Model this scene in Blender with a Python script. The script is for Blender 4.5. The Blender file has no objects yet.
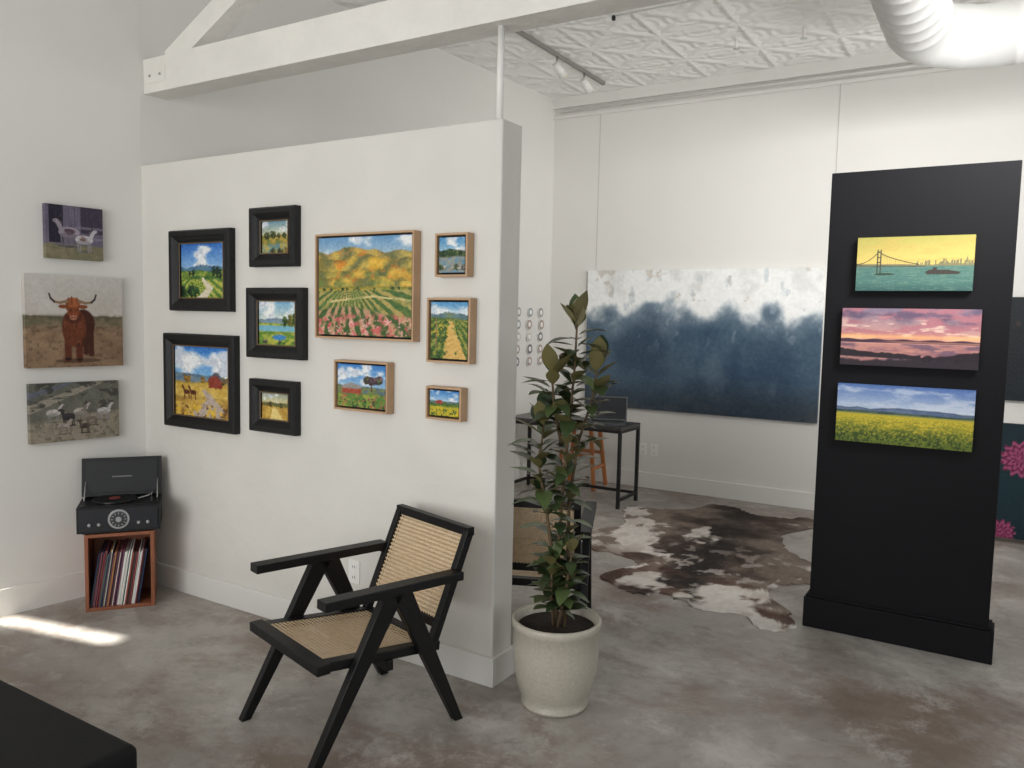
import bpy, bmesh, math, random
import numpy as np
from mathutils import Vector, Matrix
random.seed(7); np.random.seed(7)
COL=bpy.context.scene.collection
# ------------------------------------------------------------------ materials
def s2l(c):
    c=np.asarray(c,dtype=float)
    return np.where(c<=0.04045,c/12.92,((c+0.055)/1.055)**2.4)
def rgb(r,g,b):
    l=s2l(np.array([r,g,b])/255.0); return (float(l[0]),float(l[1]),float(l[2]),1)
MATS={}
def mat(name,col,rough=0.5,metal=0,bump=0,bscale=40,var=0,vscale=6,spec=0.5):
    if name in MATS: return MATS[name]
    m=bpy.data.materials.new(name); m.use_nodes=True; nt=m.node_tree
    b=nt.nodes["Principled BSDF"]; c=rgb(*col)
    b.inputs["Base Color"].default_value=c; b.inputs["Roughness"].default_value=rough
    b.inputs["Metallic"].default_value=metal; b.inputs["Specular IOR Level"].default_value=spec
    tc=nt.nodes.new("ShaderNodeTexCoord")
    if var>0:
        n=nt.nodes.new("ShaderNodeTexNoise"); n.inputs["Scale"].default_value=vscale; n.inputs["Detail"].default_value=5
        nt.links.new(tc.outputs["Object"],n.inputs["Vector"])
        mx=nt.nodes.new("ShaderNodeMix"); mx.data_type='RGBA'
        mx.inputs[6].default_value=tuple(x*(1-var) for x in c[:3])+(1,); mx.inputs[7].default_value=tuple(min(1,x*(1+var)) for x in c[:3])+(1,)
        nt.links.new(n.outputs["Fac"],mx.inputs[0]); nt.links.new(mx.outputs[2],b.inputs["Base Color"])
    if bump>0:
        n=nt.nodes.new("ShaderNodeTexNoise"); n.inputs["Scale"].default_value=bscale; n.inputs["Detail"].default_value=4
        nt.links.new(tc.outputs["Object"],n.inputs["Vector"])
        bp=nt.nodes.new("ShaderNodeBump"); bp.inputs["Strength"].default_value=bump; bp.inputs["Distance"].default_value=0.01
        nt.links.new(n.outputs["Fac"],bp.inputs["Height"]); nt.links.new(bp.outputs[0],b.inputs["Normal"])
    MATS[name]=m; return m
M_wall=mat("wall_plaster",(225,223,218),0.75,bump=0.15,bscale=9,var=0.03,vscale=2)
M_part=mat("partition_plaster",(218,215,208),0.7,bump=0.8,bscale=5,var=0.09,vscale=2.5)
M_trim=mat("trim_paint",(226,224,219),0.5)
M_blackwood=mat("ebonised_wood",(11,11,12),0.45,bump=0.1,bscale=60,var=0.2,spec=.32)
M_blackpanel=mat("black_panel_paint",(14,14,18),0.7,bump=0.06,bscale=30,spec=.2)
M_frameblack=mat("black_frame_wood",(21,21,22),0.5,bump=0.25,bscale=50,var=0.25,vscale=20,spec=.35)
M_frameoak=mat("pale_oak_frame",(184,150,116),0.5,var=0.2,vscale=12,bump=0.1)
M_lip=mat("frame_inner_lip",(110,88,62),0.5,var=.2)
M_gap=mat("frame_gap_black",(18,17,16),0.7)
M_metalblk=mat("black_steel",(22,22,23),0.45)
M_white=mat("white_plastic",(235,234,230),0.4)
M_silver=mat("silver_metal",(200,200,200),0.3,metal=1)
M_duct=mat("painted_duct",(212,212,210),0.5,bump=0.05,bscale=5)
M_beam=mat("white_painted_timber",(232,229,222),0.6,bump=0.9,bscale=14,var=0.10,vscale=5)
M_crate=mat("crate_wood",(140,84,58),0.5,var=0.3,vscale=9,bump=0.1)
M_stoolwood=mat("stool_wood",(175,110,62),0.5,var=0.2,vscale=10)
M_pot=mat("pot_ceramic",(180,174,160),0.35,bump=0.25,bscale=35,var=0.22,vscale=80)
M_soil=mat("potting_soil",(38,29,22),0.95,bump=1,bscale=60,var=0.4,vscale=40)
M_bark=mat("plant_bark",(95,78,55),0.8,bump=0.5,bscale=50,var=0.3,vscale=20)
M_leather=mat("black_leather",(11,11,13),0.65,bump=0.15,bscale=120,spec=.25)

def vcol_mat(name,rough,bump=0,bscale=80):
    m=bpy.data.materials.new(name); m.use_nodes=True; nt=m.node_tree; b=nt.nodes["Principled BSDF"]
    a=nt.nodes.new("ShaderNodeVertexColor"); a.layer_name="Col"
    nt.links.new(a.outputs["Color"],b.inputs["Base Color"]); b.inputs["Roughness"].default_value=rough
    b.inputs["Specular IOR Level"].default_value=.3
    if bump:
        tc=nt.nodes.new("ShaderNodeTexCoord"); n=nt.nodes.new("ShaderNodeTexNoise"); n.inputs["Scale"].default_value=bscale; n.inputs["Detail"].default_value=4
        nt.links.new(tc.outputs["Object"],n.inputs["Vector"])
        bp=nt.nodes.new("ShaderNodeBump"); bp.inputs["Strength"].default_value=bump; bp.inputs["Distance"].default_value=0.01
        nt.links.new(n.outputs["Fac"],bp.inputs["Height"]); nt.links.new(bp.outputs[0],b.inputs["Normal"])
    return m
M_oil=vcol_mat("oil_paint",0.5,0.3,70)
M_print=vcol_mat("canvas_print_ink",0.6,0.03,300)
M_hide=vcol_mat("cowhide",0.75,0.5,180)

def N(nt,t,**k):
    n=nt.nodes.new(t)
    for a,v in k.items(): setattr(n,a,v)
    return n
def floor_mat():
    m=bpy.data.materials.new("worn_concrete"); m.use_nodes=True; nt=m.node_tree; L=nt.links.new; b=nt.nodes["Principled BSDF"]
    g=N(nt,"ShaderNodeNewGeometry")
    def noise(sc,det=6,rough=.6,dist=0,stretch=None,off=0,rot=0):
        n=N(nt,"ShaderNodeTexNoise"); n.inputs["Scale"].default_value=sc; n.inputs["Detail"].default_value=det; n.inputs["Roughness"].default_value=rough; n.inputs["Distortion"].default_value=dist
        mp=N(nt,"ShaderNodeMapping"); mp.inputs["Location"].default_value=(off,off*.7,0); mp.inputs["Rotation"].default_value=(0,0,rot)
        if stretch: mp.inputs["Scale"].default_value=stretch
        L(g.outputs["Position"],mp.inputs["Vector"]); L(mp.outputs[0],n.inputs["Vector"]); return n
    def ramp(n,p0,p1,a=0,z=1):
        r=N(nt,"ShaderNodeMapRange"); r.inputs[1].default_value=p0; r.inputs[2].default_value=p1; r.inputs[3].default_value=a; r.inputs[4].default_value=z
        L(n.outputs[0],r.inputs[0]); return r
    def mix(fac,a,bb):
        x=N(nt,"ShaderNodeMix"); x.data_type='RGBA'
        if fac is not None: L(fac.outputs[0],x.inputs[0])
        for i,v in ((6,a),(7,bb)):
            if isinstance(v,tuple): x.inputs[i].default_value=v
            else: L(v.outputs[2],x.inputs[i])
        return x
    c=mix(ramp(noise(.7,9,.66,.3),.38,.62),rgb(134,126,118),rgb(176,171,164))
    c=mix(ramp(noise(1.3,11,.72,.3,off=9),.50,.64,0,.75),c,rgb(198,194,188))
    c=mix(ramp(noise(.9,11,.74,.3,stretch=(1,1.3,1),off=21),.50,.62,0,.8),c,rgb(126,108,96))
    c=mix(ramp(noise(2.8,12,.82,.2,off=33),.53,.65,0,.6),c,rgb(112,102,94))
    c=mix(ramp(noise(3.4,12,.82,.2,off=51),.54,.64,0,.5),c,rgb(206,202,196))
    c=mix(ramp(noise(7,12,.85,.1,off=71),.56,.66,0,.45),c,rgb(98,88,80))
    c=mix(ramp(noise(24,10,.85,0,off=4),.56,.68,0,.45),c,rgb(98,90,83))
    c=mix(ramp(noise(32,10,.85,0,off=14),.58,.70,0,.4),c,rgb(212,208,202))
    L(c.outputs[2],b.inputs["Base Color"])
    L(ramp(noise(2,8,.7,off=3),.3,.7,.28,.55).outputs[0],b.inputs["Roughness"]); b.inputs["Specular IOR Level"].default_value=.5
    bp=N(nt,"ShaderNodeBump"); bp.inputs["Strength"].default_value=.3; bp.inputs["Distance"].default_value=.008
    L(noise(9,10,.75).outputs[0],bp.inputs["Height"]); L(bp.outputs[0],b.inputs["Normal"])
    return m
def tin_mat():
    m=bpy.data.materials.new("pressed_tin"); m.use_nodes=True; nt=m.node_tree; L=nt.links.new; b=nt.nodes["Principled BSDF"]
    g=N(nt,"ShaderNodeNewGeometry"); s=N(nt,"ShaderNodeSeparateXYZ"); L(g.outputs["Position"],s.inputs[0])
    def M(op,a,bb=None,c=None):
        n=N(nt,"ShaderNodeMath",operation=op)
        for i,v in enumerate((a,bb,c)):
            if v is None: continue
            if isinstance(v,(int,float)): n.inputs[i].default_value=v
            else: L(v,n.inputs[i])
        return n.outputs[0]
    x,y=s.outputs[0],s.outputs[1]; k=math.pi/0.30
    def ridge(v,k,p): return M('POWER',M('ABSOLUTE',M('COSINE',M('MULTIPLY',v,k))),p)
    a,bb=M('ADD',x,y),M('SUBTRACT',x,y)
    h=M('MAXIMUM',ridge(a,k*.5,22),ridge(bb,k*.5,22))
    inner=M('MULTIPLY',M('ABSOLUTE',M('SINE',M('MULTIPLY',a,k*1.5))),M('ABSOLUTE',M('SINE',M('MULTIPLY',bb,k*1.5))))
    ros=M('SINE',M('MULTIPLY',M('MULTIPLY',M('COSINE',M('MULTIPLY',x,k)),M('COSINE',M('MULTIPLY',y,k))),9.0))
    h2=M('MAXIMUM',ridge(x,math.pi/.6,70),ridge(y,math.pi/.6,70))
    v=N(nt,"ShaderNodeTexNoise"); v.inputs["Scale"].default_value=16; L(g.outputs["Position"],v.inputs["Vector"])
    hh=M('ADD',M('MAXIMUM',h,h2),M('ADD',M('MULTIPLY',inner,.4),M('ADD',M('MULTIPLY',ros,.18),M('MULTIPLY',v.outputs[0],.4))))
    bp=N(nt,"ShaderNodeBump"); bp.inputs["Strength"].default_value=.85; bp.inputs["Distance"].default_value=.02
    L(hh,bp.inputs["Height"]); L(bp.outputs[0],b.inputs["Normal"])
    b.inputs["Base Color"].default_value=rgb(247,246,243); b.inputs["Roughness"].default_value=.4
    return m
def cane_mat():
    m=bpy.data.materials.new("woven_cane"); m.use_nodes=True; nt=m.node_tree; L=nt.links.new; b=nt.nodes["Principled BSDF"]
    tc=N(nt,"ShaderNodeTexCoord"); s=N(nt,"ShaderNodeSeparateXYZ"); L(tc.outputs["UV"],s.inputs[0])
    def M(op,a,bb=None):
        n=N(nt,"ShaderNodeMath",operation=op)
        for i,v in enumerate((a,bb)):
            if v is None: continue
            if isinstance(v,(int,float)): n.inputs[i].default_value=v
            else: L(v,n.inputs[i])
        return n.outputs[0]
    P=1/0.0165
    cx=M('SUBTRACT',M('FRACT',M('MULTIPLY',s.outputs[0],P)),.5); cy=M('SUBTRACT',M('FRACT',M('MULTIPLY',s.outputs[1],P)),.5)
    d=M('ADD',M('MULTIPLY',cx,cx),M('MULTIPLY',cy,cy))
    hole=M('LESS_THAN',d,.085)
    tr=N(nt,"ShaderNodeBsdfTransparent"); mx=N(nt,"ShaderNodeMixShader"); out=nt.nodes["Material Output"]
    L(hole,mx.inputs[0]); L(b.outputs[0],mx.inputs[1]); L(tr.outputs[0],mx.inputs[2]); L(mx.outputs[0],out.inputs[0])
    n=N(nt,"ShaderNodeTexNoise"); n.inputs["Scale"].default_value=40; L(tc.outputs["UV"],n.inputs["Vector"])
    c=N(nt,"ShaderNodeMix"); c.data_type='RGBA'; c.inputs[6].default_value=rgb(184,154,118); c.inputs[7].default_value=rgb(222,200,166); L(n.outputs[0],c.inputs[0])
    L(c.outputs[2],b.inputs["Base Color"]); b.inputs["Roughness"].default_value=.5
    return m
def leaf_mat():
    m=bpy.data.materials.new("leaf_green"); m.use_nodes=True; nt=m.node_tree; L=nt.links.new; b=nt.nodes["Principled BSDF"]
    g=N(nt,"ShaderNodeNewGeometry"); r=N(nt,"ShaderNodeMix"); r.data_type='RGBA'
    r.inputs[6].default_value=rgb(36,52,32); r.inputs[7].default_value=rgb(84,100,60); L(g.outputs["Random Per Island"],r.inputs[0])
    c=N(nt,"ShaderNodeMix"); c.data_type='RGBA'; L(g.outputs["Backfacing"],c.inputs[0]); L(r.outputs[2],c.inputs[6]); c.inputs[7].default_value=rgb(104,98,62)
    L(c.outputs[2],b.inputs["Base Color"]); b.inputs["Roughness"].default_value=.33
    return m
M_floor=floor_mat(); M_tin=tin_mat(); M_cane=cane_mat(); M_leaf=leaf_mat()
# ------------------------------------------------------------------ mesh builder
class B:
    def __init__(s): s.bm=bmesh.new(); s.mats=[]; s.uv=s.bm.loops.layers.uv.new("UVMap")
    def mi(s,m):
        if m not in s.mats: s.mats.append(m)
        return s.mats.index(m)
    def face(s,vs,m,smooth=False):
        try: f=s.bm.faces.new(vs)
        except ValueError: return None
        f.material_index=s.mi(m); f.smooth=smooth; return f
    def hexa(s,c8,m):
        v=[s.bm.verts.new(p) for p in c8]
        for q in ((0,3,2,1),(4,5,6,7),(0,1,5,4),(1,2,6,5),(2,3,7,6),(3,0,4,7)): s.face([v[i] for i in q],m)
    def box(s,lo,hi,m,M=None):
        x0,y0,z0=lo;x1,y1,z1=hi
        c=[Vector(p) for p in ((x0,y0,z0),(x1,y0,z0),(x1,y1,z0),(x0,y1,z0),(x0,y0,z1),(x1,y0,z1),(x1,y1,z1),(x0,y1,z1))]
        if M: c=[M@p for p in c]
        s.hexa(c,m)
    def bar(s,p,q,w,t,m,side=(1,0,0)):
        p=Vector(p);q=Vector(q);d=(q-p).normalized();a=Vector(side);a=(a-d*a.dot(d)).normalized();b=d.cross(a)
        c=[]
        for e in (p,q):
            for i,j in ((-1,-1),(1,-1),(1,1),(-1,1)): c.append(e+a*w/2*i+b*t/2*j)
        s.hexa(c,m)
    def tube(s,pts,rads,m,seg=10,cap=True):
        pts=[Vector(p) for p in pts]
        if isinstance(rads,(int,float)): rads=[rads]*len(pts)
        rings=[]
        up=Vector((0,0,1))
        for i,p in enumerate(pts):
            d=(pts[min(i+1,len(pts)-1)]-pts[max(i-1,0)]).normalized()
            r=up if abs(d.dot(up))<.95 else Vector((1,0,0))
            a=d.cross(r).normalized(); b=d.cross(a)
            rings.append([s.bm.verts.new(p+(a*math.cos(2*math.pi*k/seg)+b*math.sin(2*math.pi*k/seg))*rads[i]) for k in range(seg)])
        for r0,r1 in zip(rings,rings[1:]):
            for k in range(seg): s.face([r0[k],r0[(k+1)%seg],r1[(k+1)%seg],r1[k]],m,True)
        if cap: s.face(rings[0][::-1],m); s.face(rings[-1],m)
    def lathe(s,prof,m,seg=40,c=(0,0,0)):
        rings=[]
        for r,z in prof:
            rings.append([s.bm.verts.new((c[0]+r*math.cos(2*math.pi*k/seg),c[1]+r*math.sin(2*math.pi*k/seg),c[2]+z)) for k in range(seg)])
        for r0,r1 in zip(rings,rings[1:]):
            for k in range(seg): s.face([r0[k],r0[(k+1)%seg],r1[(k+1)%seg],r1[k]],m,True)
        s.face(rings[0][::-1],m); s.face(rings[-1],m)
    def done(s,name,loc=(0,0,0),rz=0,bevel=0,parent=None,recalc=True):
        if recalc: bmesh.ops.recalc_face_normals(s.bm,faces=s.bm.faces)
        me=bpy.data.meshes.new(name); s.bm.to_mesh(me); s.bm.free()
        for m in s.mats: me.materials.append(m)
        o=bpy.data.objects.new(name,me); COL.objects.link(o); o.location=loc; o.rotation_euler=(0,0,rz)
        if parent: o.parent=parent
        if bevel:
            b=o.modifiers.new("bevel","BEVEL"); b.width=bevel; b.segments=2; b.limit_method='ANGLE'; b.angle_limit=math.radians(50)
        return o
def simple_box(name,lo,hi,m,bevel=0):
    b=B(); b.box(lo,hi,m); return b.done(name,bevel=bevel)
# ------------------------------------------------------------------ numpy painting toolkit
def hsh(i,j,s):
    v=np.sin(i*127.1+j*311.7+s*74.7)*43758.5453; return v-np.floor(v)
def vn(x,y,s=0):
    xi=np.floor(x);yi=np.floor(y);xf=x-xi;yf=y-yi
    xf=xf*xf*(3-2*xf);yf=yf*yf*(3-2*yf)
    a=hsh(xi,yi,s);b=hsh(xi+1,yi,s);c=hsh(xi,yi+1,s);d=hsh(xi+1,yi+1,s)
    return (a*(1-xf)+b*xf)*(1-yf)+(c*(1-xf)+d*xf)*yf
def fbm(x,y,s=0,o=4):
    t=0;a=.5;n=0
    for k in range(o): t=t+a*vn(x*2**k,y*2**k,s+k*3.3);n+=a;a*=.5
    return t/n
def ss(a,b,x):
    t=np.clip((x-a)/(b-a+1e-9),0,1); return t*t*(3-2*t)
class Cv:
    def __init__(s,nx,ny,asp):
        V,U=np.mgrid[0:ny,0:nx].astype(float); s.U=U/(nx-1); s.V=V/(ny-1); s.A=asp; s.c=np.zeros((ny,nx,3))
    def p(s,col,mask=1.0):
        mask=np.clip(np.asarray(mask,dtype=float)*np.ones_like(s.U),0,1)[...,None]
        col=np.asarray(col,dtype=float)
        s.c=s.c*(1-mask)+col*mask
    def mixc(s,a,b,t):
        t=np.clip(t*np.ones_like(s.U),0,1)[...,None]; return np.asarray(a,float)*(1-t)+np.asarray(b,float)*t
    def n(s,f,seed=0,o=4,ax=1,ay=1): return fbm(s.U*s.A*f*ax+seed*5.1,s.V*f*ay+seed*1.7,seed,o)
    def pn(s,h,f,seed=0,o=3):
        d=np.maximum(s.V-h,.012); return fbm((s.U-.5)*s.A/d*f+40,.35/d*f*2+seed,seed,o)
    def ell(s,cx,cy,rx,ry,soft=.15): 
        d=((s.U-cx)/rx)**2+((s.V-cy)/ry)**2; return 1-ss(1-soft,1+soft,d)
    def seg(s,x0,y0,x1,y1,w):
        X=s.U*s.A;Y=s.V;x0*=s.A;x1*=s.A;dx=x1-x0;dy=y1-y0;t=np.clip(((X-x0)*dx+(Y-y0)*dy)/(dx*dx+dy*dy+1e-9),0,1)
        d=np.hypot(X-x0-t*dx,Y-y0-t*dy); return 1-ss(w*.7,w*1.2,d)
    def poly(s,pts):
        ins=np.zeros(s.U.shape,bool);n=len(pts)
        for i in range(n):
            x0,y0=pts[i];x1,y1=pts[(i+1)%n]
            if y0==y1: continue
            c=((s.V>=min(y0,y1))&(s.V<max(y0,y1)))&(s.U<(s.V-y0)*(x1-x0)/(y1-y0)+x0); ins^=c
        return ins.astype(float)
    def sky(s,h,top,bot,cloud=.5,seed=1,f=3,cc=(240,240,238)):
        s.p(s.mixc(top,bot,s.V/h))
        n=s.n(f,seed,5,1,1.7); s.p(cc,ss(.62-.25*cloud,.78-.2*cloud,n)*.95)
        s.p((165,178,202),ss(.66-.2*cloud,.8-.2*cloud,n)*.45*(s.n(f*2,seed+4)>.5))
    def ridge(s,h,amp,f,seed): return h+amp*(fbm(s.U*f+seed*3.3,s.U*0+seed,seed,4)-.5)*2
    def land(s,h,amp,f,c1,c2,seed,nf=8,soft=.01):
        r=s.ridge(h,amp,f,seed); s.p(s.mixc(c1,c2,ss(.35,.65,s.n(nf,seed+7,4,1,1.6))),ss(-soft,soft,s.V-r)); 
        s.p(np.array(c1)*.6,np.exp(-((s.V-r-.01)/.012)**2)*.35); return r
    def jit(s,a,f=40,seed=3): s.c+=((s.n(f,seed,2)-.5)*2*a)[...,None]
    def dabs(s,f=34,el=2.0,k=.75,wob=1.0,seed=2):
        ny,nx=s.U.shape; X=s.U*s.A*f/el+ (s.n(5,seed)-.5)*2*wob; Y=s.V*f+(s.n(6,seed+5)-.5)*4*wob
        X=X+ (np.floor(Y)%2)*.5; cx=np.floor(X)+.5; cyy=np.floor(Y)+.5
        du=(cx-X)*el/(f*s.A); dv=(cyy-Y)/f
        iu=np.clip(np.round((s.U+du)*(nx-1)),0,nx-1).astype(int); iv=np.clip(np.round((s.V+dv)*(ny-1)),0,ny-1).astype(int)
        q=s.c[iv,iu]; v=(hsh(np.floor(X),np.floor(Y),seed)-.5)[...,None]*26; s.c=s.c*(1-k)+(q+v)*k
    def trees(s,n,y,r,cols,seed,x0=0,x1=1,tall=1):
        rs=np.random.RandomState(seed)
        for i in range(n):
            cx=rs.uniform(x0,x1);cy=y+rs.uniform(-.02,.02);rr=r*rs.uniform(.6,1.3);c=np.array(cols[rs.randint(len(cols))])
            m=s.ell(cx,cy-rr*tall*.5,rr/s.A,rr*tall); s.p(c*.75,m*(s.n(25,seed+i)>.33)); s.p(c*1.25+12,s.ell(cx+rr*.3/s.A,cy-rr*tall*.8,rr*.6/s.A,rr*.6*tall)*(s.n(30,seed+i+9)>.5)*.8)
def rows(s,vx,vy,k,c1,c2,mask,ph=0):
    a=np.arctan2((s.U-vx)*s.A,np.maximum(s.V-vy,.001)); t=.5+.5*np.sin(a*k+ph+(s.n(12,5)-.5)*2.5)
    s.p(s.mixc(c1,c2,ss(.3,.7,t)),mask)
def P_k1(s):
    s.sky(.5,(48,108,190),(150,190,225),.6,2)
    s.land(.42,.05,3,(70,110,150),(90,130,150),2); s.land(.5,.05,2,(80,120,55),(160,170,70),4)
    s.land(.62,.05,2,(140,160,60),(60,100,45),6); rows(s,.4,.5,30,(180,180,80),(80,120,50),ss(.64,.68,s.V)*(s.n(3,3)>.4))
    s.p((215,205,180),s.poly([(.45,.62),(.5,.62),(.75,.8),(.6,1),(.35,1),(.6,.82)]))
    for x,y,h in((.75,.62,.2),(.83,.64,.24),(.9,.66,.2),(.2,.6,.1),(.28,.6,.12)): s.p((25,50,30),s.ell(x,y-h/2,.035,h/2))
    s.trees(8,.93,.08,[(30,70,30),(60,95,35),(25,50,30)],4,0,.35); s.dabs(36); s.jit(10)
def P_k2(s):
    s.sky(.5,(110,150,170),(215,205,165),.3,5); s.land(.45,.05,3,(110,120,60),(180,150,65),1); s.trees(6,.5,.1,[(70,80,40),(110,90,40)],2)
    s.land(.7,.05,2,(100,135,140),(180,165,90),5); s.trees(5,.95,.08,[(60,70,40),(150,120,50)],6); s.dabs(24); s.jit(10)
def P_k3(s):
    s.sky(.5,(50,115,195),(140,190,225),.9,3,2.4); s.land(.4,.04,3,(90,120,150),(120,140,150),3)
    s.land(.5,.05,2,(195,160,70),(215,185,100),5); s.trees(9,.5,.06,[(180,130,50),(150,110,40),(90,100,50)],5)
    s.land(.7,.04,2,(205,170,80),(170,130,60),9); s.p((180,165,155),s.poly([(.5,.6),(.56,.6),(.95,.9),(.85,1),(.25,1),(.6,.75)]))
    s.p((140,60,45),s.poly([(.62,.45),(.74,.36),(.86,.45),(.86,.58),(.62,.58)])); s.p((90,90,100),s.poly([(.6,.46),(.74,.35),(.78,.35),(.9,.46),(.86,.47),(.74,.39)]))
    s.p((220,180,60),ss(.55,.65,s.n(18,2))*ss(.75,.9,s.V)); s.p((110,75,40),ss(.6,.68,s.n(20,8))*ss(.7,.9,s.V)); s.dabs(40)
    for x in(.22,.34): s.p((90,48,30),s.ell(x,.66,.06,.035)+s.seg(x-.05,.63,x-.08,.58,.02)+s.seg(x-.04,.68,x-.04,.76,.01)+s.seg(x+.04,.68,x+.04,.76,.01))
    s.jit(10)
def P_k4(s):
    s.sky(.5,(120,175,210),(220,220,200),.6,8); s.land(.4,.03,3,(110,140,170),(130,150,160),2); s.land(.5,.04,2,(120,150,65),(180,185,85),3)
    s.p((120,180,200),(np.abs(s.V-.62)<.06)); s.trees(5,.5,.1,[(60,90,40),(120,120,50)],5,.6,1,1.8); s.land(.7,.03,2,(100,140,55),(180,180,75),7)
    s.p((60,130,190),s.ell(.55,.82,.18,.06)); s.trees(6,.95,.05,[(90,60,90),(60,90,40)],3); s.dabs(32); s.jit(10)
def P_k5(s):
    s.sky(.4,(150,165,155),(215,200,145),.3,6); s.land(.38,.05,3,(120,110,60),(90,100,60),1); s.land(.5,.04,2,(205,170,80),(180,140,60),3); s.trees(5,.5,.08,[(80,80,40),(140,100,40)],9)
    s.p((230,205,130),s.poly([(.4,.55),(.5,.55),(.8,1),(.3,1)])); s.dabs(24); s.jit(10)
def P_k6(s):
    s.sky(.2,(104,150,192),(168,192,205),.05,4)
    for h,amp,f,sd,c1,c2 in((.13,.06,4,2,(176,150,82),(140,136,84)),(.20,.07,3,5,(212,166,58),(150,138,74)),(.30,.07,2.6,9,(200,158,64),(124,130,68)),(.41,.06,2.2,13,(206,172,72),(112,126,64))):
        r=s.land(h,amp,f,c1,c2,sd,6); d=s.V-r
        fold=.5+.5*np.sin((s.U*s.A*13+sd)+d*30*np.sin(sd*1.7)+(s.n(4,sd)-.5)*8); m=(d>0)
        s.p((92,100,66),ss(.6,.95,fold)*m*.65); s.p((240,200,90),ss(.35,.05,fold)*m*.45); s.p((222,122,50),ss(.62,.72,s.n(9,sd+3))*m*.5)
    s.land(.5,.03,2,(150,150,66),(190,162,70),7); s.trees(14,.54,.02,[(50,80,42),(88,96,48)],8)
    m=ss(.54,.56,s.V+.02*s.U); rows(s,.35,.40,40,(176,158,92),(72,104,54),m)
    s.p((206,190,130),s.seg(.1,.66,.6,.6,.012)+s.seg(.6,.6,1,.64,.01)); s.p((110,128,64),ss(.5,.6,s.n(14,21))*m*.5)
    rows(s,.3,.30,30,(190,150,116),(66,92,48),ss(.74,.77,s.V+.05*np.sin(s.U*5)))
    s.p((208,100,98),ss(.5,.6,s.n(26,3,2))*ss(.76,.82,s.V)*.85); s.p((234,176,172),ss(.62,.7,s.n(36,5,2))*ss(.78,.85,s.V)*.8)
    s.p((60,92,46),ss(.6,.66,s.n(22,7,2))*ss(.76,.82,s.V)*.8); s.dabs(70,1.8,.6,1.2); s.jit(10,60)
def P_k7(s):
    s.sky(.45,(70,135,185),(170,200,215),.5,9); s.land(.36,.05,3,(70,90,60),(110,120,70),2); s.trees(9,.5,.09,[(40,70,40),(80,100,50)],2)
    s.land(.55,.04,2,(150,150,140),(100,140,160),5); s.trees(9,.9,.07,[(110,105,95),(170,165,150),(60,80,40)],4); s.dabs(26); s.jit(12)
def P_k8(s):
    s.sky(.25,(80,145,195),(180,205,215),.5,3); s.land(.2,.04,3,(90,120,130),(110,130,100),2); s.land(.28,.03,3,(70,105,50),(135,140,62),3)
    rows(s,.55,.22,26,(64,98,42),(150,150,68),ss(.3,.34,s.V)); s.p((212,172,96),s.poly([(.5,.33),(.58,.33),(.98,1),(.35,1)])*(s.n(12,5)>.3)); 
    s.p((45,76,34),ss(.52,.62,s.n(14,6))*(s.U<.45)*(s.V>.33)*.8); s.p((210,180,50),ss(.6,.7,s.n(16,2))*(s.U<.5)*(s.V>.4)*.8); s.dabs(34); s.p((150,110,80),s.seg(.15,.3,.15,.8,.012)); s.jit(10)
def P_k9(s):
    s.sky(.6,(60,125,195),(160,195,220),.75,6,2.6); s.land(.5,.03,3,(90,110,120),(120,130,80),3)
    s.p((150,145,140),s.poly([(.1,.5),(.3,.42),(.5,.5),(.5,.66),(.1,.66)])); s.p((165,75,55),s.poly([(.1,.56),(.5,.56),(.5,.68),(.1,.68)]))
    s.p((90,60,50),s.seg(.72,.6,.72,.35,.02)); s.trees(14,.4,.09,[(130,72,86),(90,70,80),(155,96,76),(80,90,60)],7,.58,.9)
    s.land(.68,.03,2,(90,130,55),(150,160,66),5); s.p((180,80,90),ss(.6,.66,s.n(20,8))*(s.V>.7)*.8); s.p((50,80,42),ss(.56,.64,s.n(16,2))*(s.V>.78)); s.dabs(36); s.jit(10)
def P_k10(s):
    s.sky(.45,(60,125,195),(170,200,220),.6,12); s.land(.42,.03,3,(80,110,130),(90,120,90),1); s.land(.5,.03,3,(60,95,42),(100,125,54),2)
    s.land(.62,.02,2,(215,182,40),(165,165,48),4,14); s.p((50,86,38),ss(.55,.62,s.n(16,4))*(s.V>.75)); s.p((160,62,50),s.poly([(.2,.42),(.35,.36),(.45,.42),(.45,.52),(.2,.52)])); s.dabs(26); s.jit(10)
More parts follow.
